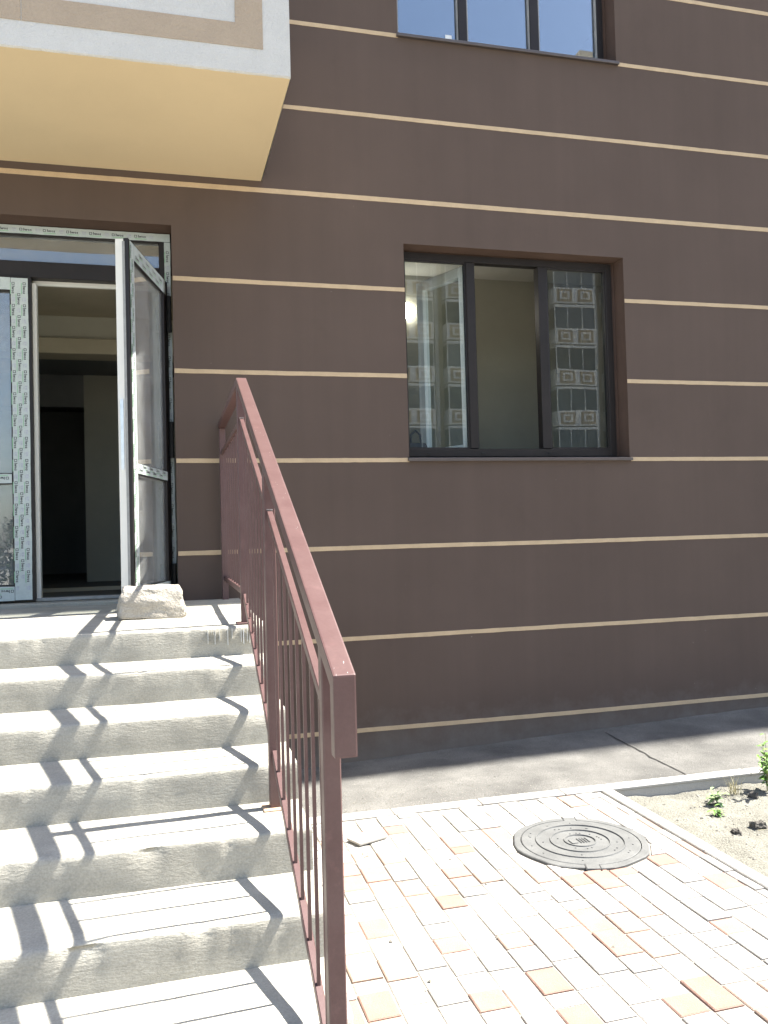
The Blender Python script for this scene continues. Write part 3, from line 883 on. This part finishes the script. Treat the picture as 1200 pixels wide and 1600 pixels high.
# ------------------------------------------------------------------ staircase
Z0_, RIS, TRD, Y0_ = 1.085, 0.1345, 0.305, -1.64
SX0, SX1 = -2.7, 0.425
stair = thing('concrete_staircase', (-1.1, -2.4, 0), 'rough grey concrete staircase of shallow steps leading up to the entrance', 'staircase')
def step(i):
    zt = Z0_-RIS*i; yf = Y0_-TRD*i
    zb = zt-RIS-.02 if i < 7 else -.13
    yb = (yf+TRD+.02) if i > 0 else -.004
    prof = [(yf-.0086, zb), (yf-.0082, zt-RIS*.98), (yf-.0067, zt-RIS*.75), (yf-.0052, zt-RIS*.5), (yf-.0037, zt-RIS*.25), (yf-.0024, zt-.022), (yf-.001, zt-.009),
            (yf+.003, zt-.003), (yf+.011, zt), (yf+.03, zt+.001)]
    nb = 7 if i else 22
    for k in range(1, nb+1):
        prof.append((yf+.03+(yb-yf-.03)*k/nb, zt+.001 + (0.010*k/nb if i == 0 else 0.002*k/nb)))
    npf = len(prof); nx = 200; vs = []; fs = []
    for a in range(nx+1):
        x = SX0+(SX1-SX0)*a/nx
        wav = .006*nz(x*.9, i*7.3)+.003*nz(x*4, i*3.1)
        chip = max(0, nz(x*7, i*5.7, 1)-.18)*.030+max(0, nz(x*22, i*2.7, 4)-.2)*.014
        for k, (py, pz) in enumerate(prof):
            d = .0026*nz(x*5, py*9, pz*9+i)+.0008*nz(x*22, py*30, pz*30)
            y_ = py; z_ = pz
            if k < 7: y_ += wav+d*(1.3 if k < 6 else 1)+chip*(0.0, .05, .1, .15, .35, .9, 1.0)[k]
            elif k < 10: y_ += wav*(1, .8, .4)[k-7]+chip*(.6, .2, 0)[k-7]; z_ += -chip*(.7, .55, .15)[k-7]+d*.6
            else: z_ += d*.7+.004*nz(x*1.3, py*2, i)
            vs.append((x, y_, z_))
    for a in range(nx):
        for k in range(npf-1):
            p = a*npf+k
            fs.append((p, p+npf, p+npf+1, p+1))
    # end caps
    mb = MB(); mb.raw(vs, fs)
    for a, rev in ((0, 0), (nx, 1)):
        base = [vs[a*npf+k] for k in range(npf)]
        base += [(base[0][0], prof[-1][0], zb)]
        idx = list(range(len(base)))
        mb.raw(base, [idx if rev else idx[::-1]])
    o = mb.build('step' if i else 'landing', 'concrete', stair, smooth=True)
    me = o.data
    for p in me.polygons:
        if len(p.vertices) > 4: p.use_smooth = False
    return o
steps = [step(i) for i in range(8)]
# infill under the landing (side wall)
m = MB(); m.box(SX0, SX1-.006, -1.62, -.006, -.13, Z0_-RIS-.022)
for i in range(1, 8):
    m.box(SX0, SX1-.006, Y0_-TRD*i+.02, Y0_-TRD*(i-1)+.015, -.13, Z0_-RIS*(i+1)-.022) if Z0_-RIS*(i+1)-.022 > -.1 else None
m.build('stair_core', 'concrete', stair)
# white lime drips on the top riser
m = MB()
for k in range(13):
    x = .15+random.random()*.22; l = random.uniform(.015, .085); w = random.uniform(.0008, .002)
    y = Y0_-.013
    m.box(x, x+w, y-.004, y+.012, Z0_-.006-l, Z0_-.006)
m.build('lime_drip', 'lime', steps[0])['kind'] = 'stuff'

# ------------------------------------------------------------------ railing
RX = 0.335
rail = thing('stair_railing', (RX, -2.6, 0.1), 'maroon painted steel railing with thin vertical bars along the stairs', 'railing')
SL = 0.4545
HT = lambda y: 2.262 - (-1.60-y)*SL if y < -1.60 else 2.262
def slope_rail(name, y0, y1, ztop, w, h, mk='rail', bev=.003, x=RX, parent=rail):
    """prism along y with vertical end cuts; ztop(y) gives the top"""
    hh = h*math.sqrt(1+SL*SL) if abs(ztop(y0)-ztop(y1)) > .01 else h
    mb = MB()
    vs = []
    for y in (y0, y1):
        zt = ztop(y)
        vs += [(x-w/2, y, zt-hh), (x+w/2, y, zt-hh), (x+w/2, y, zt), (x-w/2, y, zt)]
    mb.raw(vs, [(0, 1, 2, 3), (7, 6, 5, 4), (0, 4, 5, 1), (1, 5, 6, 2), (2, 6, 7, 3), (3, 7, 4, 0)])
    return mb.build(name, mk, parent, bevel=bev)
HW, HH = .048, .040
# main sloped handrail with down-turned end
yE = -3.905
mb = MB()
hh = HH*math.sqrt(1+SL*SL)
zE = HT(yE)
poly = [(-1.60, HT(-1.60)), (yE, zE), (yE, zE-.168), (yE+.04, zE-.168), (yE+.04, HT(yE+.04)-hh), (-1.60, HT(-1.60)-hh)]
n = len(poly)
vs = [(RX-HW/2, a, b) for a, b in poly]+[(RX+HW/2, a, b) for a, b in poly]
fs = [(0, 1, 4, 5), (1, 2, 3, 4), (n+5, n+4, n+1, n+0), (n+4, n+3, n+2, n+1)]+[((i+1) % n, i, n+i, n+(i+1) % n) for i in range(n)]
mb.raw(vs, fs)
hrail = mb.build('handrail', 'rail', rail, bevel=.004, seg=2)
slope_rail('landing_handrail', -.012, -1.597, lambda y: 2.262, HW, HH)
# scratches / weld specks on the handrail
m = MB()
for (yy, dx) in ((-3.885, .010), (-3.89, -.012), (-2.35, -.008), (-2.42, .004), (-2.05, .006), (-3.2, .012), (-2.9, -.01), (-1.95, -.004), (-3.0, .008), (-2.62, .012)):
    for k in range(2):
        a = yy+random.uniform(-.03, .03); l = random.uniform(.003, .014); x_ = RX+dx+random.uniform(-.008, .008); w = random.uniform(.0008, .0022)
        x_ = max(RX-HW/2+.006, min(RX+HW/2-.006, x_))
        m.quad((x_, a-l, HT(a-l)+.0006), (x_+w, a-l*.7, HT(a-l*.7)+.0006), (x_+w+.001, a, HT(a)+.0006), (x_+.001, a-l*.2, HT(a-l*.2)+.0006))
m.build('scratch', 'weld', hrail)['kind'] = 'stuff'
# posts
POSTS = [-.050, -1.555, -2.630, -3.725]
def tread_z(y):
    if y > Y0_: return Z0_+.004
    i = int(math.ceil((Y0_-y)/TRD)); return Z0_-RIS*i+.002
for y in POSTS:
    top = HT(y-.02)-HH*1.1-.001 if y < -1.6 else HT(y)-HH-.0005
    m = MB(); zt1 = HT(y+.02)-hh-.0005 if y < -1.6 else top; zt0 = HT(y-.02)-hh-.0005 if y < -1.6 else top
    zb = tread_z(y)
    x0, x1, y0, y1 = RX-.02, RX+.02, y-.02, y+.02
    m.raw([(x0, y0, zb), (x1, y0, zb), (x1, y1, zb), (x0, y1, zb), (x0, y0, zt0), (x1, y0, zt0), (x1, y1, zt1), (x0, y1, zt1)],
          [(0, 3, 2, 1), (4, 5, 6, 7), (0, 1, 5, 4), (1, 2, 6, 5), (2, 3, 7, 6), (3, 0, 4, 7)])
    p = m.build('post', 'rail', rail, bevel=.003)
    m = MB(); m.box(RX-.045, RX+.045, y-.045, y+.03, zb-.003, zb+.007); m.build('foot_plate', 'wood' if abs(y+2.63) < .01 else 'rail', p, bevel=.002)
SUB, BOT = .190, 1.030
spans = [(POSTS[0], POSTS[1], 8), (POSTS[1], POSTS[2], 8), (POSTS[2], POSTS[3], 8)]
for (ya, yb, nb) in spans:
    a, b = ya-.0202, yb+.0202
    flat = ya > -1
    zs_ = (lambda y: 2.262-SUB) if flat else (lambda y: HT(y)-SUB)
    zb_ = (lambda y: 2.262-BOT+.02) if flat else (lambda y: HT(y)-BOT)
    s1 = slope_rail('top_rail', a, b, zs_, .020, .025, bev=.002)
    s2 = slope_rail('bottom_rail', a, b, zb_, .020, .030, bev=.002)
    if not flat:
        q = MB(); q.box(RX-.010, RX+.010, a-.012, a-.001, zs_(a)-.002, zs_(a)+.0015); q.build('weld', 'weld', s1)
    for k in range(nb):
        y = ya+(yb-ya)*(k+1)/(nb+1)
        r = .0045
        m = MB()
        z0a, z1a = zb_(y)-.001, zs_(y)-.027
        z1n = zs_(y-r)-.0275*1.1; 
        m.box(RX-r, RX+r, y-r, y+r, zb_(y-r)-(.002), zs_(y)-.026)
        m.build('baluster', 'rail', rail)

# ------------------------------------------------------------------ door stop stone
def rough_block(name, cx, cy, z0, sx, sy, sz, seed, matkey, taper=.25, rz=0.0, sub=3, amp=.02, rnd_=.22, flat=False):
    bm = bmesh.new()
    bmesh.ops.create_cube(bm, size=1.0)
    bmesh.ops.subdivide_edges(bm, edges=bm.edges, cuts=sub*3, use_grid_fill=True)
    for v in bm.verts:
        p = v.co.copy()
        t = p.z+.5
        k = 1-taper*t*t
        q = Vector((p.x*k, p.y*k, p.z))
        sph = p.normalized()*.62
        q = q.lerp(sph, rnd_)
        q.x *= sx; q.y *= sy; q.z *= sz
        nn = Vector((nz(p.x*2.3+seed, p.y*2.3, p.z*2.3), nz(p.x*2.3, p.y*2.3+seed, p.z*2.3), nz(p.x*2.3, p.y*2.3, p.z*2.3+seed)))
        n2 = Vector((nz(p.x*9+seed, p.y*9, p.z*9), nz(p.x*9, p.y*9+seed, p.z*9), nz(p.x*9, p.y*9, p.z*9+seed)))
        v.co = q+nn*amp+n2*amp*.35
    mz = min(v.co.z for v in bm.verts)
    for v in bm.verts:
        v.co.z = max(v.co.z-mz-amp*.4, 0)
    me = bpy.data.meshes.new(name); bm.to_mesh(me); bm.free()
    me.materials.append(MT[matkey])
    me.polygons.foreach_set('use_smooth', [not flat]*len(me.polygons))
    o = bpy.data.objects.new(name, me)
    link(o, None, (cx, cy, z0)); o.rotation_euler.z = rz
    return o
stone = rough_block('concrete_block', -.112, -1.00, Z0_+.001, .345, .25, .165, 3.3, 'stone', .20, R(4), 5, .014, .14)
tag(stone, 'rough broken lump of pale concrete propping the open door', 'stone')

# ------------------------------------------------------------------ small things on the ground
m = MB(); m.prism([(.800, -1.561), (.846, -1.652), (1.0, -1.596), (.955, -1.482)], .007, .019)
o = m.build('broken_slab', 'kerb', None, bevel=.002); o.rotation_euler.x = R(1.5)
tag(o, 'thin broken pale slab lying loose on the pavers beside the railing', 'slab')
clods = [(2.895, -1.881, .035, 'largest dark soil lump, lying on the open sandy bed'), (2.731, -1.921, .026, 'smallest flat dark soil lump, between the larger lump and the paving kerb'),
         (2.90, -2.07, .034, 'dark angular soil lump farthest from the house wall on the sandy bed'), (3.20, -1.46, .030, 'grey soil lump at the foot of the tall weed')]
for i, (x, y, r, lb) in enumerate(clods):
    o = rough_block('soil_clod', x, y, soil_z(x, y)-.005, r*2, r*1.5, r*.9, 11+i, 'clod', .3, i*1.3, 2, .012, .1, True)
    tag(o, lb, 'clod', 'soil lumps on the sandy bed')
# stray pebbles on paving, grit on apron and soil
def grit(name, spots, matkey, parent=None):
    mb = MB()
    for (x, y, z, r) in spots:
        a = random.uniform(0, 6.28); vs = []
        for k in range(4):
            rr = r*random.uniform(.6, 1.1); vs.append((x+rr*math.cos(a+k*1.57), y+rr*math.sin(a+k*1.57), z+r*.15))
        vs += [(x+r*random.uniform(-.3, .3), y+r*random.uniform(-.3, .3), z+r*random.uniform(.5, .9)), (x, y, z-r*.3)]
        mb.raw(vs, [(0, 1, 4), (1, 2, 4), (2, 3, 4), (3, 0, 4), (1, 0, 5), (2, 1, 5), (3, 2, 5), (0, 3, 5)])
    o = mb.build(name, matkey, parent)
    return tag(o, kind='stuff')
sp = []
for k in range(2600):
    x = random.uniform(2.42, 6.0); y = random.uniform(-4.5, KERB_Y0-.01)
    sp.append((x, y, soil_z(x, y), random.choice([.004, .005, .007, .010]) * random.uniform(.7, 1.3)))
tag(grit('soil_grit', sp, 'pebble'), 'fine pale grit scattered over the sandy soil bed', 'grit')
sp = []
for k in range(1300):
    x = .45+abs(random.gauss(0, 1.1)); y = KERB_Y1+.01+abs(random.gauss(0, .35))
    if y > -.05 or x > 5: continue
    sp.append((x, y, apron_z(x, y), random.uniform(.0025, .006)))
for k in range(420):
    x = .45+abs(random.gauss(0, .45)); y = KERB_Y0-abs(random.gauss(0, .35))
    if x < 2.3: sp.append((x, y, .001, random.uniform(.002, .005)))
for k in range(16):
    sp.append((random.uniform(.6, 2.3), random.uniform(-3.6, -1.3), .001, random.uniform(.006, .011)))
tag(grit('gravel', sp, 'pebble'), 'loose grey grit scattered over the asphalt and paving edge', 'gravel')

# dry litter and straw on the soil
m = MB()
for k in range(900):
    x = random.uniform(2.43, 5.5); y = random.uniform(-4.2, KERB_Y0-.015)
    if nz(x*1.7, y*1.7, 3) < -.1: continue
    a = random.uniform(0, 6.28); l = random.uniform(.01, .05); z = soil_z(x, y)+.002; w = random.uniform(.0008, .002)
    dx, dy = math.cos(a)*l, math.sin(a)*l; z2 = soil_z(x+dx, y+dy)+random.uniform(.002, .012)
    m.raw([(x-dy/l*w, y+dx/l*w, z), (x+dy/l*w, y-dx/l*w, z), (x+dx, y+dy, z2)], [(0, 1, 2)])
tag(m.build('dry_litter', 'dry'), 'thin dry straw litter strewn over the sandy soil bed', 'litter', kind='stuff')

# ------------------------------------------------------------------ weeds
def weed(x, y, h, nst, nl, ls, spread, leafk, label, group=None, seed=0):
    rnd = random.Random(seed)
    z0 = soil_z(x, y)-.004
    t = thing('weed_plant', (x, y, z0), label, 'weed', group)
    st_ = MB(); lv = MB()
    for s in range(nst):
        a = rnd.uniform(0, 6.28); lean = rnd.uniform(.1, 1)*spread
        hh_ = h*rnd.uniform(.6, 1); pts = []
        for k in range(6):
            u = k/5
            pts.append((x+math.cos(a)*lean*u*u*1.2+.008*nz(s*3, k), y+math.sin(a)*lean*u*u*1.2, z0+hh_*u))
        st_.tube(pts, [.0035*(1-.7*k/5)*max(.5, h*3) for k in range(6)], 5)
        for q in range(nl):
            u = rnd.uniform(.15, 1); k = min(4, int(u*5)); f = u*5-k
            p = Vector(pts[k]).lerp(Vector(pts[k+1]), f)
            la = rnd.uniform(0, 6.28); el = rnd.uniform(-.3, .9); L_ = ls*rnd.uniform(.5, 1.15); W_ = L_*rnd.uniform(.32, .5)
            d = Vector((math.cos(la)*math.cos(el), math.sin(la)*math.cos(el), math.sin(el)))
            sd_ = d.cross(Vector((0, 0, 1))).normalized(); nn = sd_.cross(d)
            base = p; m1 = p+d*L_*.4; m2 = p+d*L_*.75-nn*L_*.08; tip = p+d*L_-nn*L_*.25
            lv.raw([base, m1+sd_*W_*.5+nn*W_*.15, m1, m1-sd_*W_*.5+nn*W_*.15, m2+sd_*W_*.38, m2-nn*.001, m2-sd_*W_*.38, tip],
                   [(0, 1, 2), (0, 2, 3), (1, 4, 5, 2), (2, 5, 6, 3), (4, 7, 5), (5, 7, 6)])
    st_.build('stem', 'stem', t); lv.build('foliage', leafk, t)['kind'] = 'stuff'
    return t
weed(3.345, -1.40, .33, 7, 16, .055, .13, 'leaf', 'tall branching green weed growing against the kerb', seed=5)
weed(2.93, -1.50, .09, 6, 6, .055, .06, 'leaf_pale', 'low pale green weed with broad leaves in the sandy bed', seed=8)
weed(2.82, -1.655, .05, 5, 7, .035, .05, 'leaf', 'tiny dark green seedling rooted in the open sand', seed=11)
t = thing('grass_tuft', (3.12, -1.40, soil_z(3.12, -1.40)-.003), 'small tuft of dry straw coloured grass by the kerb', 'grass tuft')
m = MB()
for k in range(38):
    a = random.uniform(0, 6.28); l = random.uniform(.05, .13); le = random.uniform(.1, .6)
    bx_, by_ = 3.12+random.uniform(-.03, .03), -1.40+random.uniform(-.025, .025); bz = soil_z(3.12, -1.40)-.003
    tx, ty = bx_+math.cos(a)*l*le, by_+math.sin(a)*l*le
    s = Vector((-math.sin(a), math.cos(a), 0))*.0016
    m.raw([Vector((bx_, by_, bz))-s, Vector((bx_, by_, bz))+s, Vector(((bx_+tx)/2, (by_+ty)/2, bz+l*.6))+s, Vector(((bx_+tx)/2, (by_+ty)/2, bz+l*.6))-s, Vector((tx, ty, bz+l*.9))],
          [(0, 1, 2, 3), (3, 2, 4)])
m.build('blade', 'dry', t)['kind'] = 'stuff'

# ------------------------------------------------------------------ things inside the window
bag = thing('handbag', (1.80, .31, WZ0+.053), 'black handbag standing on the inner window board behind glass', 'bag')
m = MB(); z = WZ0+.053
m.raw([(1.705, .275, z), (1.875, .275, z), (1.885, .345, z), (1.705, .345, z), (1.72, .285, z+.10), (1.85, .285, z+.095), (1.855, .335, z+.095), (1.72, .335, z+.10)],
      [(0, 3, 2, 1), (4, 5, 6, 7), (0, 1, 5, 4), (1, 2, 6, 5), (2, 3, 7, 6), (3, 0, 4, 7)])
m.build('body', 'bag', bag, bevel=.014, seg=3)
m = MB(); m.tube([(1.735, .31, z+.095), (1.74, .31, z+.16), (1.775, .31, z+.19), (1.81, .31, z+.16), (1.815, .31, z+.093)], .008, 8); m.build('strap', 'bag', bag)
m = MB(); m.tube([(1.865, .272, z+.07), (1.872, .268, z+.05), (1.868, .268, z+.03)], .003, 6); m.box(1.872, 1.884, .266, .269, z+.004, z+.035); m.build('zip_pull', 'steel', bag)
lamp = thing('wall_lamp', (2.215, 1.88, 3.50), 'round lit glass lamp on the wall of the room behind the window', 'lamp')
m = MB(); prof = [(.0005, 0), (.04, .003), (.066, .015), (.076, .04), (.076, .06)]
mm_ = Matrix.Translation((2.205, 1.835, 3.60)) @ Matrix.Rotation(R(-90), 4, 'X')
m = MB(mm_); m.lathe(prof, 0, 0, 28); m.build('shade', 'lamp', lamp, smooth=True)
m = MB(mm_); m.lathe([(.084, .06), (.084, .064), (.0005, .064)][::-1], 0, 0, 28); m.build('base', 'pvc_white', lamp)

# ------------------------------------------------------------------ facing apartment block (seen in the glass)
OY = -50.0
opp = thing('apartment_block', (30, OY-7, -.14), 'tall beige apartment block with rows of white panelled balconies, mirrored in the window glass', 'building')
OX0, NB, BW, NF, FH = 6.0, 10, 4.2, 12, 3.0
m = MB(); m.box(OX0, OX0+NB*BW, OY-14, OY, -.14, NF*FH); m.build('wall', 'opp_wall', opp)
m = MB(); m.box(OX0-.3, OX0+NB*BW+.3, OY-14.3, OY+.4, NF*FH+.002, NF*FH+.5); rf = m.build('roof', 'opp_white', opp)
for a, b, h in ((15.4, 16.4, 1.9), (31.3, 33.2, 2.5)):
    m = MB(); m.box(a, b, OY-5, OY-1.0, NF*FH+.502, NF*FH+h); m.raw([(a, OY-1, NF*FH+h+.002), (b, OY-1, NF*FH+h+.002), (b, OY-5, NF*FH+h+.002), (a, OY-5, NF*FH+h+.002), ((a+b)/2, OY-3, NF*FH+h+.9)], [(0, 1, 4), (1, 2, 4), (2, 3, 4), (3, 0, 4)])
    m.build('roof_hut', 'opp_wall', rf)
m = MB(); w = 1.6
m.mat('opp_white'); m.box(-w, w, 0.002, 1.1, 0, 1.15); m.box(-w, w, .002, 1.1, 2.72, 2.9)
m.mat('opp_beige')
for cx in (-.8, .8):
    m.box(cx-.58, cx+.58, 1.102, 1.125, .12, 1.02)
m.mat('opp_white')
for cx in (-.8, .8): m.box(cx-.38, cx+.38, 1.127, 1.15, .28, .86)
m.mat('opp_beige')
for cx in (-.8, .8): m.box(cx-.22, cx+.22, 1.152, 1.165, .40, .74)
m.mat('opp_glass'); m.box(-w+.05, w-.05, .01, 1.04, 1.152, 2.718)
m.mat('opp_white')
for cx in (-w+.03, -.55, .55, w-.03): m.box(cx-.03, cx+.03, 1.0, 1.08, 1.152, 2.718)
b0 = m.build('balcony', None, None, origin=(0, 0, 0))
first = True
for i in range(NB):
    for f in range(NF):
        loc = Vector((OX0+BW*(i+.5), OY, f*FH+.05))
        if first:
            ORG[b0] = loc; b0.parent = opp; b0.location = loc-ORG[opp]; first = False
        else:
            copy_obj(b0, 'balcony', loc, opp)
# vertical white pilasters between bays
for i in range(NB+1):
    xx = OX0+BW*i
    m = MB(); m.box(xx-.14, xx+.14, OY+.002, OY+.22, -.14, NF*FH); m.build('pilaster', 'opp_white', opp)

# ------------------------------------------------------------------ shrubs across the yard (mirrored in the door glass)
def shrub(x, y, h, r, seed, label):
    rnd = random.Random(seed)
    t = thing('shrub', (x, y, -.14), label, 'shrub', 'shrubs across the yard')
    tr = MB(); lv = MB()
    for s in range(6):
        a = rnd.uniform(0, 6.28); l = rnd.uniform(.2, .8)*r
        tr.tube([(x, y, -.14), (x+math.cos(a)*l*.4, y+math.sin(a)*l*.4, h*.4), (x+math.cos(a)*l, y+math.sin(a)*l, h*.8)], [.05, .035, .012], 5)
    cl = [(Vector((rnd.gauss(0, r*.45), rnd.gauss(0, r*.45), rnd.uniform(.15, .95)*h)), rnd.uniform(.25, .5)*r) for _ in range(16)]
    for k in range(1500):
        c, cr = rnd.choice(cl)
        p = Vector((x, y, -.1))+c+Vector((rnd.gauss(0, 1), rnd.gauss(0, 1), rnd.gauss(0, 1))).normalized()*cr*rnd.random()**.4
        if p.z < 0: continue
        d = Vector((rnd.gauss(0, 1), rnd.gauss(0, 1), rnd.gauss(0, .7))).normalized(); e = d.orthogonal().normalized()
        l = rnd.uniform(.06, .12)
        lv.raw([p-d*l, p+e*l*.5, p+d*l, p-e*l*.5], [(0, 1, 2, 3)])
    tr.build('trunk', 'bark', t); lv.build('crown', 'foliage', t)['kind'] = 'stuff'
shrub(-4.2, -19.0, 2.3, 1.3, 1, 'dense round green shrub across the yard, tallest of the row')
shrub(-6.6, -20.0, 1.9, 1.2, 2, 'lower green shrub between the tallest shrub and the end of the row')
shrub(-1.8, -20.5, 1.7, 1.0, 3, 'small green shrub nearest the beige apartment block')
